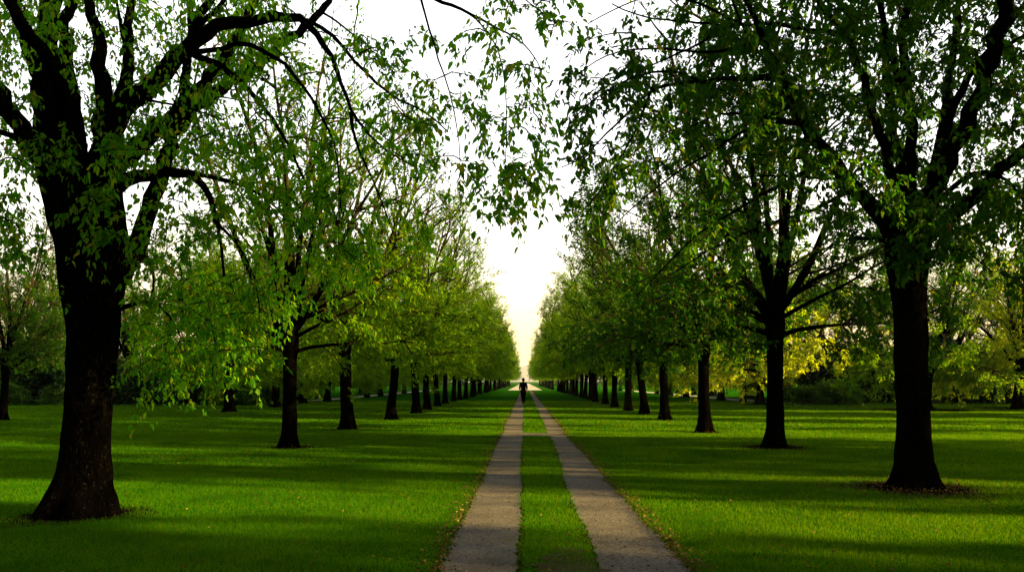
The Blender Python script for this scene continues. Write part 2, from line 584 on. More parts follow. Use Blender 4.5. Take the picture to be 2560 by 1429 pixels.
fillL = [
    poly_targets(210, [(-120, -150), (700, -150), (760, 60), (500, 420), (-120, 460)], 8.6, 11.6, rg),
    poly_targets(60, [(-120, -150), (640, -150), (600, 60), (300, 260), (-120, 330)], 9.0, 12.0, rg),
    poly_targets(40, [(-120, -150), (700, -150), (760, 60), (500, 420), (-120, 460)], 7.2, 8.6, rg),
    poly_targets(68, [(330, 380), (560, 150), (800, 90), (960, 260), (1060, 420), (1130, 640), (1000, 620), (880, 480), (600, 520), (360, 520)], 7.2, 10.2, rg),
    poly_targets(92, [(330, 500), (860, 480), (880, 640), (780, 760), (690, 900), (690, 985), (610, 960), (540, 960), (470, 950), (370, 985), (320, 960), (310, 800)], 7.6, 10.0, rg),
    poly_targets(34, [(310, 700), (700, 700), (700, 990), (540, 970), (380, 990), (315, 960)], 7.6, 9.6, rg),
    poly_targets(42, [(600, 350), (900, 380), (960, 640), (900, 760), (820, 720), (700, 650)], 7.0, 8.6, rg),
    poly_targets(26, [(880, 60), (1180, 100), (1220, 300), (1160, 520), (1060, 420), (920, 260)], 6.8, 7.8, rg),
    poly_targets(27, [(1090, 100), (1330, 60), (1400, 300), (1330, 520), (1250, 460), (1150, 420)], 6.4, 7.4, rg),
    poly_targets(13, [(1180, 400), (1400, 400), (1330, 560), (1240, 540)], 6.6, 7.2, rg),
    poly_targets(12, [(1200, -60), (1480, -60), (1440, 140), (1280, 120)], 6.8, 7.6, rg),
    poly_targets(26, [(20, 420), (110, 480), (140, 640), (120, 700), (-60, 690), (-100, 500)], 8.0, 9.5, rg),
    poly_targets(22, [(90, 330), (330, 330), (330, 680), (160, 640)], 8.2, 8.7, rg),
]
crownL = rg.normal(size=(220, 3)) * np.array((2.1, 2.3, 1.3)) + np.array((-4.6, 9.4, 8.2))
crownL = crownL[(crownL[:, 2] > 6.2)]
ROWG_L, ROWG_R = 'avenue trees left of the path', 'avenue trees right of the path'
bL = at(190, 1285, YL)
near_tree('avenue_tree', (bL[0], YL, 0), profL, LL, fillL, crownL, 'leaf_near',
          'large crooked dark tree nearest the camera on the left, thick flared trunk, drooping limbs', 0.070, 0.75, 21, ROWG_L)

# ---- the big tree on the right
YR = 11.24
profR = prof_px([(2215, 2355, 1225), (2232, 2342, 1190), (2240, 2332, 1150), (2243, 2326, 1090), (2241, 2320, 980), (2238, 2318, 880), (2234, 2316, 780), (2226, 2318, 700),
                 (2216, 2322, 630), (2222, 2330, 560), (2230, 2336, 500)], YR)
LR = [
    px_limb([(2262, 690), (2240, 605), (2189, 529), (2134, 464), (2063, 388), (2013, 312), (1972, 242), (1937, 171), (1912, 101), (1880, 30), (1840, -60), (1800, -160)], YR, 9.4, 56, 12),
    px_limb([(1945, 195), (1860, 196), (1750, 202), (1631, 217), (1571, 282), (1505, 343), (1455, 403), (1404, 418)], 9.9, 8.6, 18, 3),
    px_limb([(1750, 202), (1660, 170), (1560, 200), (1480, 250), (1430, 300)], 9.5, 8.4, 10, 3),
    px_limb([(1631, 217), (1590, 330), (1530, 430), (1470, 520), (1425, 560)], 9.2, 8.8, 8, 2.5),
    px_limb([(2265, 560), (2240, 454), (2204, 353), (2164, 227), (2114, 76), (2063, 30), (2000, -40), (1950, -130)], YR, 11.8, 36, 13),
    px_limb([(2110, 90), (2040, 78), (1940, 58), (1810, 65), (1700, 52), (1600, 45), (1530, 10)], 11.6, 10.0, 18, 4),
    px_limb([(1810, 65), (1750, 110), (1660, 150), (1560, 190), (1500, 200)], 10.8, 9.6, 9, 3),
    px_limb([(2270, 560), (2275, 479), (2280, 302), (2256, 151), (2262, 0), (2270, -160)], YR, 11.0, 42, 18),
    px_limb([(2280, 302), (2230, 160), (2200, 0), (2170, -120)], 11.2, 10.0, 26, 12),
    px_limb([(2300, 560), (2330, 454), (2366, 252), (2390, 100), (2400, -20), (2420, -160)], YR, 12.4, 34, 14),
    px_limb([(2310, 540), (2340, 403), (2391, 252), (2446, 151), (2517, 76), (2575, -10), (2650, -120)], YR, 10.2, 32, 13),
    px_limb([(2446, 151), (2530, 110), (2600, 60)], 10.7, 10.0, 14, 8),
    px_limb([(2312, 560), (2340, 504), (2416, 433), (2486, 418), (2537, 464), (2580, 530)], YR, 10.4, 22, 7),
    px_limb([(2140, 470), (2013, 534), (1887, 570), (1761, 630), (1690, 680)], 10.7, 9.8, 12, 3),
    px_limb([(2010, 310), (1887, 290), (1806, 277), (1720, 320)], 10.2, 9.6, 12, 4),
    px_limb([(2120, 450), (1990, 440), (1860, 440), (1740, 490)], 10.7, 10.4, 10, 3),
    px_limb([(2063, 388), (1980, 400), (1880, 380), (1800, 410)], 10.4, 9.9, 10, 3),
    px_limb([(1985, 262), (1920, 290), (1850, 335), (1700, 425), (1600, 500), (1540, 560)], 10.1, 9.2, 14, 3),
    px_limb([(1912, 101), (1840, 125), (1760, 132), (1600, 118), (1500, 140), (1440, 190)], 9.6, 8.6, 14, 3),
    px_limb([(2075, 400), (1990, 440), (1900, 490), (1740, 585), (1640, 690), (1590, 740)], 10.4, 9.6, 13, 3),
    px_limb([(2013, 312), (1940, 300), (1840, 350), (1750, 460), (1690, 540)], 10.2, 10.6, 11, 3),
    px_limb([(1850, 60), (1760, 10), (1640, -20), (1540, 20), (1470, 60)], 9.5, 8.8, 10, 3),
    px_limb([(1937, 171), (1900, 150), (1850, 60), (1830, 0)], 9.9, 9.4, 12, 6),
    px_limb([(2300, 640), (2350, 610), (2420, 620), (2480, 680)], YR, 10.6, 12, 4),
    px_limb([(2235, 610), (2170, 590), (2100, 600), (2030, 640)], YR, 10.6, 12, 4),
    (np.array([at(2285, 560, YR), (5.6, 9.6, 5.2), (5.0, 8.0, 6.6), (4.6, 6.6, 7.6)]), np.array([.12, .09, .06, .03])),
    (np.array([at(2290, 560, YR), (5.8, 12.6, 5.4), (6.3, 14.0, 7.2), (6.6, 14.8, 8.8)]), np.array([.12, .09, .06, .03])),
    (np.array([at(2310, 600, YR), (7.0, 11.0, 4.8), (8.4, 10.8, 6.0), (9.6, 10.6, 6.8)]), np.array([.11, .08, .05, .025])),
]
fillR = [
    poly_targets(450, [(1690, -120), (2640, -120), (2640, 520), (2420, 560), (2330, 620), (2120, 480), (1960, 420), (1700, 300)], 8.8, 13.0, rg),
    poly_targets(140, [(1560, 40), (1960, 60), (2130, 420), (2150, 600), (1960, 640), (1720, 620), (1560, 420)], 9.0, 11.6, rg),
    poly_targets(34, [(1440, 60), (1640, 60), (1640, 460), (1470, 440), (1400, 300)], 8.4, 9.8, rg),
    poly_targets(14, [(1390, 300), (1560, 380), (1520, 560), (1420, 540)], 8.6, 9.6, rg),
    poly_targets(190, [(1850, -120), (2640, -120), (2640, 560), (2330, 600), (2000, 400)], 11.5, 14.0, rg),
    poly_targets(80, [(2310, 480), (2640, 480), (2640, 760), (2500, 760), (2360, 660)], 9.6, 12.5, rg),
    poly_targets(30, [(2210, 480), (2340, 480), (2340, 660), (2260, 680)], 10.2, 10.8, rg),
]
crownR = rg.normal(size=(240, 3)) * np.array((2.1, 2.3, 1.4)) + np.array((5.6, 11.2, 8.4))
crownR = crownR[(crownR[:, 2] > 6.6)]
bR = at(2288, 1225, YR)
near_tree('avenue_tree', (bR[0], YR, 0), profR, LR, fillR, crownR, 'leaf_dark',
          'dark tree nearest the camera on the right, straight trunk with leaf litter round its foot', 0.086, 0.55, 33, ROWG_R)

# ---- the two rows of the avenue
V = [row_tree_meshes('avenue_a', 11.6, 3.5, 2.6, 0.18, seed=3, sparse=.12, dens=.85),
     row_tree_meshes('avenue_b', 11.0, 3.4, 2.45, 0.17, seed=4),
     row_tree_meshes('avenue_c', 11.9, 3.5, 2.7, 0.19, seed=5, sparse=.12, dens=.85),
     row_tree_meshes('avenue_d', 11.3, 3.6, 2.5, 0.175, seed=6)]
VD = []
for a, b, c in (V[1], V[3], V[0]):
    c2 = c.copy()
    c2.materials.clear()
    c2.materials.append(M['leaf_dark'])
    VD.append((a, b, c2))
ORD = ['', 'first', 'second', 'third', 'fourth', 'fifth', 'sixth', 'seventh', 'eighth', 'ninth', 'tenth', 'eleventh', 'twelfth', 'thirteenth', 'fourteenth',
       'fifteenth', 'sixteenth', 'seventeenth', 'eighteenth', 'nineteenth', 'twentieth', 'twenty-first', 'twenty-second', 'twenty-third', 'twenty-fourth']

rowL = [(-5.35, 18.2), (-5.55, 25.0), (-5.25, 31.4), (-5.1, 37.5), (-5.2, 42.5), (-5.25, 48.0)]
rowR = [(5.7, 18.2), (5.3, 23.6), (5.4, 30.9), (5.4, 36.2), (5.3, 41.1), (5.2, 46.5)]
y = 54.0
while y < 136:
    rowL.append((-5.25 + rg.normal() * .12, y + rg.normal() * .4))
    rowR.append((5.25 + rg.normal() * .12, y - 1.2 + rg.normal() * .4))
    y += 5.6 if y < 90 else 6.2
note = {'L': {2: '', 3: ', with upright brush of twigs', 4: ', stout short trunk'},
        'R': {2: ', wide fork', 3: ', stout trunk', 4: ', flared foot'}}
for side, rows, grp in (('L', rowL, ROWG_L), ('R', rowR, ROWG_R)):
    word = 'left' if side == 'L' else 'right'
    for i, (x, yy) in enumerate(rows):
        n = i + 2
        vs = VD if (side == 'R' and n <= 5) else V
        me = vs[(i * 7 + (0 if side == 'L' else 2)) % len(vs)]
        if side == 'L' and n <= 6:
            me = V[2 * (n % 2)]
        elif n > 7:
            me = V[1 + 2 * (i % 2)]
        lab = ORD[n] + ' from camera in the tree row ' + word + ' of path' + note[side].get(n, '')
        sc_ = 1.0 + rg.normal() * 0.03
        if side == 'L' and n == 2:
            sc_ = 0.92
        if side == 'R' and n == 2:
            sc_ = 1.08
        tree('avenue_tree', me, (x, yy, 0), rg.uniform(0, 6.28), sc_, lab, grp)

# ---- outer rows and the trees behind the shrubs
OUT = [row_tree_meshes('outer_a', 10.5, 4.2, 2.3, 0.24, skirt=12, skirt_droop=0.11, dens=1.15, seed=14),
       row_tree_meshes('outer_b', 9.8, 4.0, 2.1, 0.22, skirt=12, skirt_droop=0.13, dens=1.15, seed=15)]
GOLD = [row_tree_meshes('gold_a', 9.6, 4.7, 2.2, 0.22, leaf='leaf_gold_sunlit', skirt=14, skirt_droop=0.13, dens=0.6, size=.16, seed=24, sparse=.4),
        row_tree_meshes('gold_b', 10.0, 4.2, 2.3, 0.22, leaf='leaf_gold_sunlit', skirt=13, skirt_droop=0.12, dens=0.7, size=.14, seed=25, sparse=.4)]
outL = [(-14.4, 39.0), (-14.4, 46.2), (-15.1, 54.5), (-14.8, 60.0), (-14.9, 67.0), (-14.7, 74.5), (-14.8, 82), (-14.7, 90), (-14.9, 99), (-14.7, 108), (-14.8, 118), (-14.7, 129)]
outR = [(15.4, 52.4), (15.8, 57.9), (15.6, 63.5), (15.4, 70.0), (15.5, 77), (15.4, 85), (15.5, 94), (15.4, 104), (15.5, 116), (15.4, 129)]
for word, rows in (('left', outL), ('right', outR)):
    for i, (x, yy) in enumerate(rows):
        lab = ORD[i + 1] + ' tree of the outer row far ' + word + ' of the path, seen behind the avenue trunks'
        me = OUT[i % 2]
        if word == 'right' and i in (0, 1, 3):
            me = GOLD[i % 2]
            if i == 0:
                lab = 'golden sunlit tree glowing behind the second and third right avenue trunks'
        tree('outer_tree', me, (x, yy, 0), rg.uniform(0, 6.28), 1.12 if word == 'right' and i == 0 else 1.0 + rg.normal() * .04, lab, 'trees of the outer rows')
DRK = []
for a, b, c in OUT:
    c2 = c.copy()
    c2.materials.clear()
    c2.materials.append(M['leaf_dark'])
    DRK.append((a, b, c2))
back = [(-20.2, 31.0, VD[1], 0.82, 'dark tree at the left edge of the photo behind the big crooked tree'),
        (-29.5, 60.0, OUT[0], 1.1, 'tree behind the dark shrubs at the far left'),
        (-23.5, 63.5, OUT[1], 1.15, 'tree behind the dark shrubs just right of the big crooked trunk'),
        (-18.5, 65.0, OUT[0], 1.0, 'tree behind the pale green shrub on the left'),
        (-38.0, 62.0, OUT[1], 1.2, 'tree at the outer end of the left shrub belt'),
        (21.0, 41.8, OUT[1], 1.0, 'tree standing just behind the near right trunk'),
        (26.6, 43.2, GOLD[0], 1.0, 'sunlit yellow tree at the right edge of the photo'),
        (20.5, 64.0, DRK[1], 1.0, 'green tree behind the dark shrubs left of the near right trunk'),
        (26.5, 62.0, GOLD[1], 1.1, 'sunlit yellow tree behind the dark shrubs beside the near right trunk'),
        (33.0, 62.0, DRK[0], 1.2, 'tree behind the dark shrubs at the far right')]
for word, sgn in (('left', -1), ('right', 1)):
    for i, (x, yy) in enumerate([(47, 62), (43, 70), (39.5, 64), (36, 71), (31.5, 67), (27.5, 73), (24, 69), (20.5, 74), (19.5, 83), (19, 93), (19.5, 105)]):
        back.append((sgn * (x + rg.normal() * .5), yy + rg.normal(), (DRK if sgn > 0 or i % 3 else OUT)[i % 2], 1.12 + rg.normal() * .06,
                     ORD[i + 1] + ' tree counting inward in the wood behind the ' + word + ' shrub belt'))
for x, yy, me, sc_, lab in back:
    tree('background_tree', me, (x, yy, 0), rg.uniform(0, 6.28), sc_, lab, 'trees beyond the lawn')


# ---- shrubs
def shrub_mesh(name, rx, ry, h, n, size, seed):
    g = np.random.default_rng(seed)
    P, D = [], []
    lob = [(g.uniform(-.6, .6) * rx, g.uniform(-.6, .6) * ry, g.uniform(.25, .72) * h, g.uniform(.35, .6)) for _ in range(13)]
    lob += [(g.uniform(-.75, .75) * rx, g.uniform(-.75, .75) * ry, .2 * h, .45) for _ in range(6)]
    for _ in range(n):
        c = lob[g.integers(len(lob))]
        v = g.normal(size=3)
        v /= np.linalg.norm(v)
        r = c[3] * g.uniform(.45, 1.08)
        p = np.array((c[0] + v[0] * r * rx * .75, c[1] + v[1] * r * ry * .75, c[2] + v[2] * r * h * .45))
        if p[2] < 0.02:
            p[2] = g.uniform(.02, .25)
        P.append(p)
        D.append(norm(v + g.normal(size=3) * .6 + np.array((0, 0, -.2))))
    P, D = np.array(P), np.array(D)
    return leaves_mesh(name, P, D, size * g.uniform(.6, 1.3, n), g.uniform(.4, .65, n), LEAF4)


def stems_mesh(name, rx, ry, h, seed):
    g = np.random.default_rng(seed)
    t = Tubes()
    for _ in range(9):
        a = np.array((g.uniform(-.25, .25) * rx, g.uniform(-.25, .25) * ry, -0.02))
        b = np.array((g.uniform(-.6, .6) * rx, g.uniform(-.6, .6) * ry, h * g.uniform(.55, .85)))
        m = (a + b) / 2 + np.array((0, 0, .15 * h))
        t.add(np.array([a, a * .4 + m * .6, m * .5 + b * .5, b]), [.04, .03, .02, .008], 5)
    return t.mesh(name)


SHR = []
for k, (rx, ry, h, n) in enumerate([(2.2, 1.7, 3.4, 5200), (2.0, 1.8, 2.6, 4600), (1.6, 1.4, 1.6, 3600)]):
    a, b = shrub_mesh('shrub_%d' % k, rx, ry, h, n, 0.22, 50 + k), stems_mesh('shrub_stem_%d' % k, rx, ry, h, 60 + k)
    a.materials.append(M['leaf_shrub'])
    b.materials.append(M['twig'])
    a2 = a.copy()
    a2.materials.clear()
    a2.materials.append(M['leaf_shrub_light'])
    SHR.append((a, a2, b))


def shrub(k, light, loc, s, label, grp):
    o = empty('shrub', loc, rg.uniform(0, 6.28))
    o.scale = (s, s, s)
    tag(o, label, 'shrub', grp)
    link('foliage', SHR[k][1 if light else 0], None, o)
    link('stems', SHR[k][2], None, o)


xs = -37.0
i = 0
while xs < -17.5:
    i += 1
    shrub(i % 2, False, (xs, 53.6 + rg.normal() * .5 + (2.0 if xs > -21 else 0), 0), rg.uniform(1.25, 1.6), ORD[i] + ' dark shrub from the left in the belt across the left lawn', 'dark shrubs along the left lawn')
    xs += rg.uniform(2.3, 3.0)
for x, yy, k, sc_, lab in ((-16.6, 51.0, 1, .95, 'pale green rounded shrub beside the outer left trees'), (-18.6, 51.6, 2, 1.15, 'low green shrub in front of the dark belt on the left'),
                           (-33.0, 51.2, 2, 1.0, 'small green shrub at the far left lawn edge'), (-30.2, 51.4, 2, .8, 'lowest green shrub left of the crooked trunk')):
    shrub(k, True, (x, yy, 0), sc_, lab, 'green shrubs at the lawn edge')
xs = 21.0
i = 0
while xs < 39:
    i += 1
    shrub(i % 2, False, (xs, 57.0 + rg.normal() * .5, 0), rg.uniform(1.25, 1.65), ORD[i] + ' dark shrub counting outward in the belt across the right lawn', 'dark shrubs along the right lawn')
    xs += rg.uniform(2.2, 2.9)
for x, yy, k, sc_, lab in ((18.6, 52.2, 2, .85, 'low green shrub at the inner end of the right belt'), (20.4, 51.6, 2, 1.1, 'spreading green shrub in front of the right belt')):
    shrub(k, True, (x, yy, 0), sc_, lab, 'green shrubs at the lawn edge')

# ---- wood added out of view on the right, height and gaps shaped to stripe the sunlight
SUN_EL, SUN_AZ = math.radians(13.0), math.radians(-14.0)       # azimuth measured from straight right toward the far end
GAPS = [(9.3, 2.2, .99, 0), (13.4, .9, .85, 0), (24.8, 3.4, .99, 0), (30.0, 3.0, .99, 0), (35.5, 2.2, .97, 0), (44, 2.6, .98, 0), (57, 8.5, .99, 7), (70, 6, .97, 0)]


def sun_gap_wood_mesh():
    g = np.random.default_rng(77)
    n = 110000
    X = 42 + g.normal(size=n) * 2.6
    Y = g.uniform(-22, 64, n)
    Z = 22 * g.uniform(0, 1, n) ** 0.9
    y0 = Y - X * math.tan(SUN_AZ)
    top = np.where(y0 < 14.5, 18.5, 12.0) + 2.0 * np.sin(Y * .9) + 1.5 * np.sin(Y * 2.3 + 1)
    keep = Z < top
    y0 = Y - X * math.tan(SUN_AZ)      # where the light through this point meets the path
    for c, w, open_, zmin in GAPS:
        hw = w * .5 * (1 + .35 * np.sin(Z * 1.7 + c) + .35 * np.sin(Z * 4.1 + 2 * c) + .3 * np.sin(Z * 8.3 + 3 * c) + .05 * Z) * np.clip((14.5 - Z) / 2, 0, 1) * np.clip((Z - zmin) * 2 + (zmin == 0), 0, 1)
        keep &= ~(g.uniform(size=n) < open_ * np.clip((1.3 - np.abs(y0 - c) / np.maximum(hw, .01)) / .5, 0, 1))
    P = np.stack([X, Y, Z], -1)[keep]
    m = len(P)
    D = norm(g.normal(size=(m, 3)) + np.array((0, 0, -.3)))
    return leaves_mesh('woodland', P, D, g.uniform(.35, .8, m), g.uniform(.5, .8, m), LEAF4)


w = link('woodland', sun_gap_wood_mesh(), M['leaf_shrub'])
w['kind'] = 'stuff'
w['label'] = 'unseen woodland added on the right, gaps shaped to let sun stripes through'

# ------------------------------------------------------------------ ground
def ground_mat():
    m, nt, out = new_mat('lawn')
    tc = nt.nodes.new('ShaderNodeTexCoord')
    n1 = noise_tex(nt, 0.35, 5, 0.6, tc.outputs['Object'])
    n2 = noise_tex(nt, 14, 4, 0.7, tc.outputs['Object'])
    r1 = ramp(nt, [(0.3, (.008, .08, .001)), (0.7, (.02, .11, .002))])
    r2 = ramp(nt, [(0.3, (.6, .6, .6)), (0.7, (1.15, 1.15, 1.1))])
    nt.links.new(n1.outputs['Fac'], r1.inputs['Fac'])
    nt.links.new(n2.outputs['Fac'], r2.inputs['Fac'])
    mx = nt.nodes.new('ShaderNodeMix')
    mx.data_type = 'RGBA'
    mx.blend_type = 'MULTIPLY'
    mx.inputs['Factor'].default_value = 1
    nt.links.new(r1.outputs['Color'], mx.inputs['A'])
    nt.links.new(r2.outputs['Color'], mx.inputs['B'])
    d = nt.nodes.new('ShaderNodeBsdfDiffuse')
    nt.links.new(mx.outputs['Result'], d.inputs['Color'])
    b = nt.nodes.new('ShaderNodeBump')
    b.inputs['Strength'].default_value = 1.0
    b.inputs['Distance'].default_value = 0.05
    n3 = noise_tex(nt, 45, 3, 0.7, tc.outputs['Object'])
    nt.links.new(n3.outputs['Fac'], b.inputs['Height'])
    nt.links.new(b.outputs[0], d.inputs['Normal'])
    nt.links.new(d.outputs[0], out.inputs['Surface'])
    return m


def path_mat(name, a, b_, speck):
    m, nt, out = new_mat(name)
    tc = nt.nodes.new('ShaderNodeTexCoord')
    n1 = noise_tex(nt, 1.3, 5, 0.65, tc.outputs['Object'])
    n2 = noise_tex(nt, 34, 8, 0.8, tc.outputs['Object'])
    r1 = ramp(nt, [(0.3, a), (0.7, b_)])
    nt.links.new(n1.outputs['Fac'], r1.inputs['Fac'])
    r2 = ramp(nt, [(0.30, (.22, .20, .18)), (0.41, (.75, .74, .72)), (0.58, (1.05, 1.05, 1.05)), (.68, (1.7, 1.65, 1.6))])
    nt.links.new(n2.outputs['Fac'], r2.inputs['Fac'])
    mx = nt.nodes.new('ShaderNodeMix')
    mx.data_type = 'RGBA'
    mx.blend_type = 'MULTIPLY'
    mx.inputs['Factor'].default_value = speck
    nt.links.new(r1.outputs['Color'], mx.inputs['A'])
    nt.links.new(r2.outputs['Color'], mx.inputs['B'])
    p = nt.nodes.new('ShaderNodeBsdfPrincipled')
    p.inputs['Roughness'].default_value = 0.95
    p.inputs['Specular IOR Level'].default_value = 0.0
    nt.links.new(mx.outputs['Result'], p.inputs['Base Color'])
    b = nt.nodes.new('ShaderNodeBump')
    b.inputs['Strength'].default_value = 0.7
    b.inputs['Distance'].default_value = 0.012
    nt.links.new(n2.outputs['Fac'], b.inputs['Height'])
    nt.links.new(b.outputs[0], p.inputs['Normal'])
    nt.links.new(p.outputs[0], out.inputs['Surface'])
    return m


g_ = link('ground', make_mesh('ground', [(-7000, -200, 0), (7000, -200, 0), (7000, 11500, 0), (-7000, 11500, 0)], [np.array([[0, 1, 2, 3]])]), ground_mat())
g_['kind'] = 'structure'


def wob(y, ph, amp):
    return amp * (np.sin(y * 2.1 + ph) * .25 + np.sin(y * 5.3 + ph * 2) * .2 + np.sin(y * 17.7 + ph * 3) * .3 + np.sin(y * 31 + ph) * .25 + np.sin(y * .55 + ph) * .5)


END = 138.0


def eL(y): return -0.66 + wob(y, 1, .035)
def mL(y): return -0.065 + wob(y, 2.3, .03)
def mR(y): return 0.60 + wob(y, 3.9, .04) + np.clip((y - 11) * 0.02, 0, .08)
def eR(y): return 1.29 - np.clip((y - 9) * 0.012, 0, .12) + wob(y, 5.2, .04)


def ribbon(y, xa, xb, z):
    n = len(y)
    V = np.concatenate([np.stack([xa, y, np.full(n, z)], -1), np.stack([xb, y, np.full(n, z)], -1)])
    i = np.arange(n - 1)
    return V, np.stack([i, n + i, n + i + 1, i + 1], -1)


def join(parts):
    V, Q, n = [], [], 0
    for v, q in parts:
        V.append(v)
        Q.append(q + n)
        n += len(v)
    return np.concatenate(V), np.concatenate(Q)


yy = np.concatenate([np.arange(1.0, 30, .05), np.arange(30, END + .1, .3)])
Vp, Qp = join([ribbon(yy, eL(yy), mL(yy), .006), ribbon(yy, mR(yy), eR(yy), .006)])
p_ = link('path', make_mesh('path', Vp, [Qp]), path_mat('gravel', (.095, .090, .076), (.165, .156, .134), 1.0))
p_['kind'] = 'structure'
yc = np.arange(-.2, .86, .06)
xx = np.linspace(-.2, .8, 18)
Vc, Qc = ribbon(xx, 22.05 + .06 * np.sin(xx * 9), 23.2 + .07 * np.sin(xx * 7 + 1), .010)
Vc = Vc[:, [1, 0, 2]]
Qc = Qc[:, ::-1]
c_ = link('path', make_mesh('path_crossing', Vc, [Qc]), p_.data.materials[0])
c_['kind'] = 'structure'
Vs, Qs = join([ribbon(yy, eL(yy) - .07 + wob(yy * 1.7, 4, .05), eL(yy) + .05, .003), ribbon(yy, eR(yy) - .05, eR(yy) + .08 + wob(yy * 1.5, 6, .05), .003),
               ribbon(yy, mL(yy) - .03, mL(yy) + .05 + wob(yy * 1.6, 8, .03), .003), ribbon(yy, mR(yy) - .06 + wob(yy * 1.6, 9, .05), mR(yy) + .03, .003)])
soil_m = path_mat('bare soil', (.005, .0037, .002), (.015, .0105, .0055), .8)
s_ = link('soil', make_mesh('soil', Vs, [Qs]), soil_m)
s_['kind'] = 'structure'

discs = [(bR[0], YR, 1.0), (bL[0], YL, .75), (5.7, 18.2, .9), (5.3, 23.6, .6), (-5.35, 18.2, .6), (-5.55, 25, .55), (5.4, 30.9, .5), (-5.25, 31.4, .45), (21, 41.8, 3.0), (15.4, 52.4, 2.2), (27.6, 44.8, 2.4)]
Vd, Td, n = [], [], 0
for x, y_, r in discs:
    k = 40
    a = np.arange(k) * 2 * math.pi / k
    rr = r * (1 + .18 * np.sin(3 * a + x) + .12 * np.sin(7 * a + y_) + .08 * R.normal(size=k))
    Vd.append(np.concatenate([[(x, y_, .004)], np.stack([x + rr * np.cos(a), y_ + rr * np.sin(a), np.full(k, .004)], -1)]))
    j = np.arange(k)
    Td.append(np.stack([np.full(k, n), n + 1 + j, n + 1 + (j + 1) % k], -1))
    n += k + 1
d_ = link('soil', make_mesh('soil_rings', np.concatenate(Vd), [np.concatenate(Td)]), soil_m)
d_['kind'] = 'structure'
ym = np.arange(3.0, 7.3, .05)
tw_ = np.clip((7.3 - ym) / 1.0, 0, 1)
Vm, Qm = ribbon(ym, .34 - .30 * tw_ + wob(ym, 3, .16), .50 + .18 * tw_ + wob(ym, 7, .14), .0075)
m_ = link('soil', make_mesh('soil_median', Vm, [Qm]), path_mat('worn earth', (.028, .021, .012), (.085, .066, .04), 1.0))
m_['kind'] = 'structure'

# far plaza and the pale walks behind the outer rows
pale = path_mat('pale gravel', (.42, .41, .40), (.52, .51, .50), .3)
Vq, Qq = ribbon(np.array([138.2, 600.]), np.array([-2.9, -2.9]), np.array([3.0, 3.0]), .005)
q_ = link('road', make_mesh('road', Vq, [Qq]), pale)
q_['kind'] = 'structure'
Vw, Qw = join([ribbon(np.array([52., 60, 70, 137.9]), np.array([-19.6, -17.6, -17., -17.]), np.array([-17.8, -16., -15.6, -15.5]), .005),
               ribbon(np.array([52., 60, 70, 137.9]), np.array([18.0, 16.6, 16.4, 16.4]), np.array([20.5, 18.8, 18.2, 18.0]), .005)])
w_ = link('footpath', make_mesh('footpath', Vw, [Qw]), pale)
w_['kind'] = 'structure'


# ------------------------------------------------------------------ grass blades
def lawn_ok(x, y):
    j = R.normal(size=len(x)) * .03 - .005
    ok = (x < eL(y) + j) | ((x > mL(y) - j) & (x < mR(y) + j)) | (x > eR(y) - j)
    med = (x > -.3) & (x < .9)
    ok &= ~(med & (y > 22.0) & (y < 23.25))
    for dx, dy, r in discs:
        rr = np.hypot(x - dx, y - dy)
        ok &= ~(rr < r * R.uniform(.6, 1.15, len(x)))
    # worn median close to the camera
    worn = np.clip((7.4 - y) / 2.4, 0, .62) + .12
    ok &= ~(med & (R.uniform(size=len(x)) < worn * (0.5 + np.sin(x * 7 + y * 3) * .3)))
    return ok


def grass_mesh():
    V, T, n0 = [], [], 0
    for (ya, yb, dens, h, wdt) in ((4.6, 9, 6500, .036, .0042), (9, 14, 3600, .038, .006), (14, 24, 1300, .042, .011), (24, 42, 330, .046, .024), (42, 62, 90, .05, .05)):
        xa, xb = -.656 * yb - 1.0, .624 * yb + 1.0
        n = int((yb - ya) * (xb - xa) * dens)
        x, y = R.uniform(xa, xb, n), R.uniform(ya, yb, n)
        k = (x > -.656 * y - 1.2) & (x < .624 * y + 1.2)
        x, y = x[k], y[k]
        k = lawn_ok(x, y)
        x, y = x[k], y[k]
        m = len(x)
        a = R.uniform(0, 2 * math.pi, m)
        hh = h * R.uniform(.45, 1.25, m) * (1 + .35 * np.sin(x * 1.7 + 2 * np.sin(y * .9)) * np.sin(y * 1.3 + x * .4))
        lean = R.normal(size=(m, 2)) * .45
        dx, dy = np.cos(a) * wdt * .5, np.sin(a) * wdt * .5
        v = np.stack([np.stack([x - dx, y - dy, np.zeros(m)], -1), np.stack([x + dx, y + dy, np.zeros(m)], -1),
                      np.stack([x + lean[:, 0] * hh, y + lean[:, 1] * hh, hh], -1)], 1).reshape(-1, 3)
        V.append(v)
        T.append(np.arange(m * 3).reshape(-1, 3) + n0)
        n0 += m * 3
    print('blades', n0 // 3)
    return make_mesh('grass', np.concatenate(V), [np.concatenate(T)])


M['grass'] = leaf_mat('grass blade', [(0, (.013, .10, .001)), (.75, (.030, .135, .001)), (1, (.08, .13, .003))],
                      [(0, (.06, .20, .001)), (.75, (.12, .26, .001)), (1, (.26, .28, .004))], 0.45, 0.003, True)
gr = link('grass', grass_mesh(), M['grass'])
gr['kind'] = 'stuff'
gr['label'] = 'short green mown grass of the lawn'

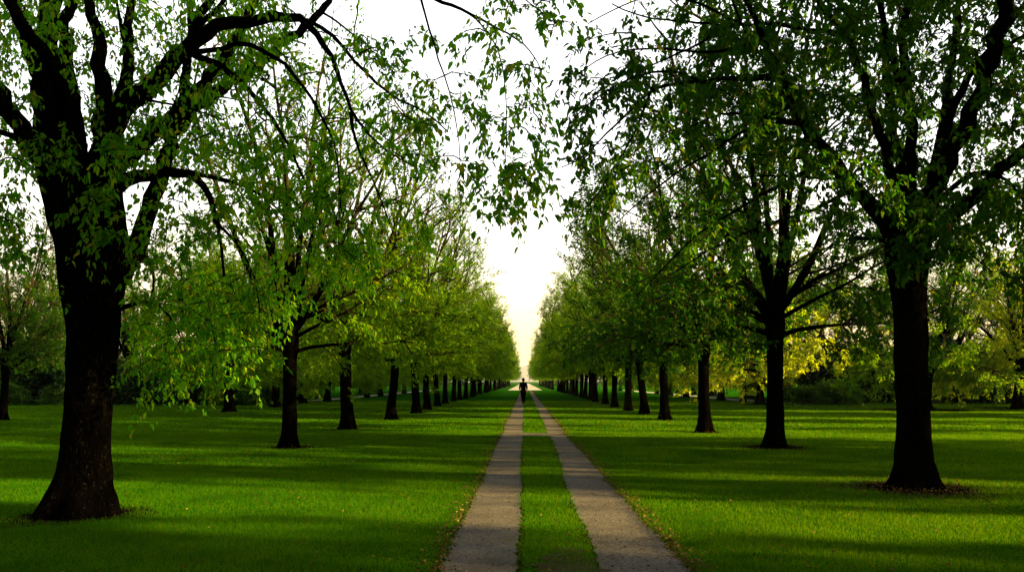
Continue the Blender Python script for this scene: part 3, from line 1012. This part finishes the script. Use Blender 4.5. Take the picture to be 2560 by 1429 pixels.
# fallen leaves
nl = 13000
t = R.uniform(size=nl)
fy = 5 + 45 * R.uniform(size=nl) ** 2.2
fx = np.zeros(nl)
small = np.ones(nl)
for i in range(nl):
    u = t[i]
    if u < .30:
        fx[i] = eR(fy[i]) + abs(R.normal()) * .10 - .03
    elif u < .50:
        fx[i] = eL(fy[i]) - abs(R.normal()) * .10 + .03
    elif u < .53:
        fx[i], fy[i] = .3 + R.normal() * .22, R.uniform(5.5, 7.6)
        small[i] = .6
    elif u < .58:
        fx[i] = R.uniform(-.7, 1.35)
        small[i] = .35
    elif u < .72:
        aa, rr = R.uniform(0, 6.28), abs(R.normal()) * 1.1
        fx[i], fy[i] = bR[0] + rr * math.cos(aa), YR + rr * math.sin(aa)
    elif u < .80:
        aa, rr = R.uniform(0, 6.28), abs(R.normal()) * 1.0
        dd = discs[R.integers(2, 8)]
        fx[i], fy[i] = dd[0] + rr * math.cos(aa), dd[1] + rr * math.sin(aa)
    else:
        fx[i] = R.uniform(-.6 * fy[i], .6 * fy[i])
onp = (fx > eL(fy)) & (fx < eR(fy))
fz = np.where(onp, .012, R.uniform(.02, .055, nl))
D = np.stack([R.normal(size=nl), R.normal(size=nl), R.normal(size=nl) * .25], -1)
M['litter'] = leaf_mat('dry leaf', [(0, (.03, .018, .006)), (.5, (.09, .05, .014)), (.85, (.16, .10, .022)), (1, (.22, .19, .05))],
                       [(0, (.05, .03, .01)), (1, (.25, .16, .03))], 0.3, 0.02)
fl = link('fallen_leaves', leaves_mesh('fallen_leaves', np.stack([fx, fy, fz], -1), D, small * R.uniform(.014, .042, nl), R.uniform(.5, .8, nl), LEAF4), M['litter'])
fl['kind'] = 'stuff'
fl['label'] = 'dry brown and yellow leaves along the path edges and under the trees'

# loose grit on the tracks
ng = 16000
gy = 4.5 + 14 * R.uniform(size=ng) ** 1.7
left = R.uniform(size=ng) < .46
gx = np.where(left, eL(gy) + R.uniform(-.03, 1.03, ng) * (mL(gy) - eL(gy)), mR(gy) + R.uniform(-.03, 1.03, ng) * (eR(gy) - mR(gy)))
gs = np.abs(R.normal(size=ng)) * .003 + .002
T4 = np.array([(-1, -.6, 0), (1, -.7, 0), (.1, 1, 0), (0, 0, .9)], float)
ga = R.uniform(0, 6.28, ng)
ca, sa = np.cos(ga)[:, None], np.sin(ga)[:, None]
VX_ = (T4[None, :, 0] * ca - T4[None, :, 1] * sa) * gs[:, None] + gx[:, None]
VY_ = (T4[None, :, 0] * sa + T4[None, :, 1] * ca) * gs[:, None] + gy[:, None]
VZ_ = T4[None, :, 2] * gs[:, None] + .007
F4 = np.array([(0, 1, 3), (1, 2, 3), (2, 0, 3)])
gm, gnt, gout = new_mat('grit')
gg = gnt.nodes.new('ShaderNodeNewGeometry')
gr_ = ramp(gnt, [(0, (.03, .025, .018)), (.6, (.11, .096, .075)), (1, (.24, .22, .185))])
gnt.links.new(gg.outputs['Random Per Island'], gr_.inputs['Fac'])
gd = gnt.nodes.new('ShaderNodeBsdfDiffuse')
gnt.links.new(gr_.outputs['Color'], gd.inputs['Color'])
gnt.links.new(gd.outputs[0], gout.inputs['Surface'])
go = link('grit', make_mesh('grit', np.stack([VX_, VY_, VZ_], -1).reshape(-1, 3), [(F4[None] + (np.arange(ng) * 4)[:, None, None]).reshape(-1, 3)]), gm)
go['kind'] = 'stuff'
go['label'] = 'loose grit and small stones on the two tracks'

# ------------------------------------------------------------------ far end
for sgn, word in ((-1, 'left'), (1, 'right')):
    for i in range(18):
        y_ = 144 + i * 8.5
        tree('distant_tree', V[(i + (sgn > 0)) % 4], (sgn * (5.3 + rg.normal() * .15), y_, 0), rg.uniform(0, 6.28), 1.0, ORD[i + 1] + ' tree beyond the end of the lawn, ' + word + ' of the pale road', 'avenue trees beyond the lawn')


def far_wood():
    g = np.random.default_rng(8)
    n = 26000
    X = g.uniform(7, 170, n) * np.where(g.uniform(size=n) < .5, -1, 1)
    Y = 305 + g.normal(size=n) * 7
    Z = g.uniform(0, 1, n) * (9.5 + 2 * np.sin(X * .31) + 1.2 * np.sin(X * .83))
    D = norm(g.normal(size=(n, 3)))
    return leaves_mesh('far_woodland', np.stack([X, Y, Z], -1), D, g.uniform(.7, 1.5, n), g.uniform(.5, .8, n), LEAF4)


fw_ = link('woodland', far_wood(), M['leaf_shrub'])
fw_['kind'] = 'stuff'
fw_['label'] = 'distant dark wood seen between the farthest trunks'


def hills():
    g = np.random.default_rng(3)
    n = 400
    x = np.linspace(-6500, 6500, n)
    h = 165 + 30 * np.sin(x * .0016 + 1.2) + 9 * np.sin(x * .012) + 4 * np.sin(x * .06) + g.normal(size=n) * 3.0
    V = np.concatenate([np.stack([x, np.full(n, 9000.), np.full(n, -1.)], -1), np.stack([x, np.full(n, 9400.), h * .85], -1), np.stack([x, np.full(n, 9800.), h], -1),
                        np.stack([x, np.full(n, 11000.), np.full(n, -1.)], -1)])
    i = np.arange(n - 1)
    Q = np.concatenate([np.stack([k * n + i, k * n + i + 1, (k + 1) * n + i + 1, (k + 1) * n + i], -1) for k in range(3)])
    return make_mesh('hills', V, [Q], True)


h_ = link('hills', hills(), plain('wooded hill', (.05, .06, .03)))
h_['kind'] = 'structure'

# thin evening air
bx = np.array([(x, y_, z) for x in (-7050., 7050.) for y_ in (-250., 11550.) for z in (-1.5, 300.)])
hz = link('haze', make_mesh('haze', bx, [np.array([[0, 1, 3, 2], [4, 6, 7, 5], [0, 4, 5, 1], [2, 3, 7, 6], [0, 2, 6, 4], [1, 5, 7, 3]])]))
hm, hnt, hout = new_mat('evening haze')
pv = hnt.nodes.new('ShaderNodeVolumePrincipled')
pv.inputs['Color'].default_value = (.90, .94, 1.0, 1)
pv.inputs['Density'].default_value = HAZE
pv.inputs['Anisotropy'].default_value = 0.2
hnt.links.new(pv.outputs[0], hout.inputs['Volume'])
hz.data.materials.append(hm)
hz['kind'] = 'stuff'
hz['label'] = 'thin pale evening haze over the park'


# ------------------------------------------------------------------ the walker
def skin_obj(name, verts, edges, radii, mat, parent, roots=(0,), sub=2):
    me = bpy.data.meshes.new(name)
    me.from_pydata([tuple(v) for v in verts], edges, [])
    o = link(name, me, mat, parent)
    md = o.modifiers.new('Skin', 'SKIN')
    md.use_smooth_shade = True
    for i, r in enumerate(radii):
        sv = me.skin_vertices[0].data[i]
        sv.radius = (r, r) if not isinstance(r, tuple) else r
        sv.use_root = i in roots
    if sub:
        ms = o.modifiers.new('Subdivision', 'SUBSURF')
        ms.levels = sub
        ms.render_levels = sub
    return o


def person(loc):
    root = empty('person', loc)
    tag(root, 'person in dark clothes walking away along the path, arms bent at the sides', 'person')
    skin = plain('skin', (.25, .14, .09), .6)
    cloth = plain('dark jacket cloth', (.0015, .0015, .002))
    trou = plain('dark trouser cloth', (.0015, .0015, .002))
    hair = plain('dark hair', (.002, .0015, .001))
    shoe = plain('black shoe', (.002, .002, .002), .6)
    # y+ is the walking direction (away from the camera)
    v, e, r = [], [], []

    def add(p, rad, par=None):
        v.append(p)
        r.append(rad)
        if par is not None:
            e.append((par, len(v) - 1))
        return len(v) - 1
    pel = add((0, 0, .93), .105)
    waist = add((0, .005, 1.07), .115, pel)
    chest = add((0, .015, 1.24), .135, waist)
    upc = add((0, .01, 1.36), .115, chest)
    neck = add((0, .015, 1.45), .055, upc)
    h0 = add((0, .025, 1.53), .072, neck)
    h1 = add((0, .028, 1.60), .086, h0)
    add((0, .02, 1.66), .070, h1)
    roots = [pel]
    for sx in (-1, 1):
        sh = add((sx * .165, .0, 1.375), .062, upc)
        elb = add((sx * .232, -.05, 1.12), .044, sh)
        wr = add((sx * .238, .05, .900), .030, elb)
        pm = add((sx * .236, .075, .855), (.036, .022), wr)
        pe = add((sx * .232, .09, .815), (.038, .020), pm)
        hip = add((sx * .085, 0, .86), .080, pel)
        fw = .10 if sx > 0 else -.10
        kn = add((sx * .066, fw * .9 + .03, .49), .048, hip)
        an = add((sx * .040, fw * 1.4 - .03, .10), .030, kn)
        he = add((sx * .040, fw * 1.4 - .02, .045), .028, an)
        add((sx * .045, fw * 1.4 + .12, .030), .022, he)
        # fingers: separate chains rooted inside the palm
        for k in range(4):
            off = (k - 1.5) * .017
            ln = (.062, .074, .070, .054)[k]
            a0 = (sx * .232, .088 - off, .820 - off * .4)
            roots.append(add(a0, .009))
            b0 = add((sx * .228, .093 - off + ln * .15, .820 - off * .4 - ln * .5), .0085, len(v) - 1)
            add((sx * .214, .092 - off + ln * .10, .820 - off * .4 - ln * .95), .007, b0)
        roots.append(add((sx * .222, .085, .850), .010))
        b0 = add((sx * .206, .112, .828), .0095, len(v) - 1)
        add((sx * .200, .124, .800), .008, b0)
    # nose and ears
    body = skin_obj('body', v, e, r, skin, root, roots)
    v2, e2, r2 = [(0, .110, 1.585), (0, .125, 1.565)], [(0, 1)], [.012, .014]
    skin_obj('nose', v2, e2, r2, skin, root, (0,), 1)
    for sx in (-1, 1):
        skin_obj('ear', [(sx * .088, .02, 1.605), (sx * .090, .02, 1.575)], [(0, 1)], [.014, .010], skin, root, (0,), 1)
        skin_obj('eye', [(sx * .03, .100, 1.605), (sx * .034, .102, 1.605)], [(0, 1)], [.010, .010], hair, root, (0,), 1)
    skin_obj('mouth', [(-.02, .103, 1.535), (.02, .103, 1.535)], [(0, 1)], [.006, .006], plain('lips', (.2, .06, .05)), root, (0,), 1)
    skin_obj('hair', [(0, -.035, 1.50), (0, -.03, 1.60), (0, .005, 1.675), (0, .06, 1.665)], [(0, 1), (1, 2), (2, 3)], [.075, .115, .105, .06], hair, root)
    # jacket with long sleeves
    jv = [(0, 0, .80), (0, .0, .97), (0, .005, 1.08), (0, .015, 1.24), (0, .01, 1.37), (0, .015, 1.44)]
    je = [(0, 1), (1, 2), (2, 3), (3, 4), (4, 5)]
    jr = [(.205, .15), (.195, .15), (.165, .14), (.205, .155), (.165, .13), .072]
    for sx in (-1, 1):
        a = len(jv)
        jv += [(sx * .175, 0, 1.375), (sx * .238, -.05, 1.12), (sx * .238, .04, .925)]
        je += [(4, a), (a, a + 1), (a + 1, a + 2)]
        jr += [.088, .072, .052]
    skin_obj('jacket', jv, je, jr, cloth, root)
    tv, te, tr = [(0, 0, .95)], [], [(.195, .15)]
    for sx in (-1, 1):
        fw = .10 if sx > 0 else -.10
        a = len(tv)
        tv += [(sx * .082, 0, .83), (sx * .066, fw * .9 + .03, .49), (sx * .042, fw * 1.4 - .03, .11)]
        te += [(0, a), (a, a + 1), (a + 1, a + 2)]
        tr += [.150, .105, .078]
    skin_obj('trousers', tv, te, tr, trou, root)
    for sx in (-1, 1):
        fw = .10 if sx > 0 else -.10
        skin_obj('shoe', [(sx * .040, fw * 1.4 - .055, .042), (sx * .042, fw * 1.4 + .05, .045), (sx * .046, fw * 1.4 + .16, .034)], [(0, 1), (1, 2)], [(.058, .055), (.056, .055), (.046, .042)], shoe, root)
    return root


person((-.10, 54.0, .006))

# ------------------------------------------------------------------ light, sky, camera
w = bpy.data.worlds.new('World')
SC.world = w
w.use_nodes = True
nt = w.node_tree
nt.nodes.clear()
out = nt.nodes.new('ShaderNodeOutputWorld')
bg = nt.nodes.new('ShaderNodeBackground')
sky = nt.nodes.new('ShaderNodeTexSky')
sky.sky_type = 'NISHITA'
sky.sun_disc = False
sky.sun_elevation = SUN_EL
sky.sun_rotation = math.radians(90) - SUN_AZ
sky.dust_density = 3.0
sky.air_density = 1.0
sky.ozone_density = 1.0
# thin white overcast veil over the blue
hs = nt.nodes.new('ShaderNodeHueSaturation')
hs.inputs['Saturation'].default_value = 0.28
nt.links.new(sky.outputs[0], hs.inputs['Color'])
mx = nt.nodes.new('ShaderNodeMix')
mx.data_type = 'RGBA'
mx.inputs['Factor'].default_value = 0.75
nt.links.new(hs.outputs[0], mx.inputs['A'])
# the veil glows toward the far end of the avenue and dims overhead and behind
tc = nt.nodes.new('ShaderNodeTexCoord')
sx = nt.nodes.new('ShaderNodeSeparateXYZ')
nt.links.new(tc.outputs['Generated'], sx.inputs[0])
mr = nt.nodes.new('ShaderNodeMapRange')
mr.interpolation_type = 'SMOOTHSTEP'
mr.inputs['From Min'].default_value = 0.1
mr.inputs['From Max'].default_value = 0.75
mr.inputs['To Min'].default_value = VEIL[0]
mr.inputs['To Max'].default_value = VEIL[1]
nt.links.new(sx.outputs['Y'], mr.inputs['Value'])
rz = ramp(nt, [(0.0, (1.0, .58, .20)), (0.03, (1.0, .66, .24)), (0.08, (1.0, .78, .40)), (0.16, (1.0, .93, .78)), (0.28, (.96, .975, 1.0))])
nt.links.new(sx.outputs['Z'], rz.inputs['Fac'])
vm = nt.nodes.new('ShaderNodeVectorMath')
vm.operation = 'SCALE'
nt.links.new(rz.outputs['Color'], vm.inputs[0])
nt.links.new(mr.outputs['Result'], vm.inputs['Scale'])
nt.links.new(vm.outputs[0], mx.inputs['B'])
nt.links.new(mx.outputs['Result'], bg.inputs['Color'])
bg.inputs['Strength'].default_value = 0.05
nt.links.new(bg.outputs[0], out.inputs['Surface'])

ld = bpy.data.lights.new('sun', 'SUN')
ld.energy = 5.0
ld.angle = math.radians(0.5)
ld.color = (1.0, 0.67, 0.22)
lo = bpy.data.objects.new('sun', ld)
COL.objects.link(lo)
to_sun = Vector((math.cos(SUN_EL) * math.cos(SUN_AZ), math.cos(SUN_EL) * math.sin(SUN_AZ), math.sin(SUN_EL)))
lo.rotation_euler = to_sun.to_track_quat('Z', 'Y').to_euler()
lo.location = (60, 20, 30)

cd = bpy.data.cameras.new('camera')
cd.sensor_width = 36
cd.lens = 36 * F / 2560
cd.shift_x = -(VX - 1280) / 2560
cd.shift_y = (VY - 714.5) / 2560
cd.clip_start = 0.05
cd.clip_end = 20000
cam = bpy.data.objects.new('camera', cd)
COL.objects.link(cam)
cam.location = (0, 0, CH)
cam.rotation_euler = (math.pi / 2, 0, 0)
SC.camera = cam
SC.view_settings.view_transform = 'Standard'
SC.view_settings.look = 'None'
SC.view_settings.exposure = 2.5
SC.view_settings.gamma = 1.0
SC.cycles.max_bounces = 8
SC.cycles.transparent_max_bounces = 8
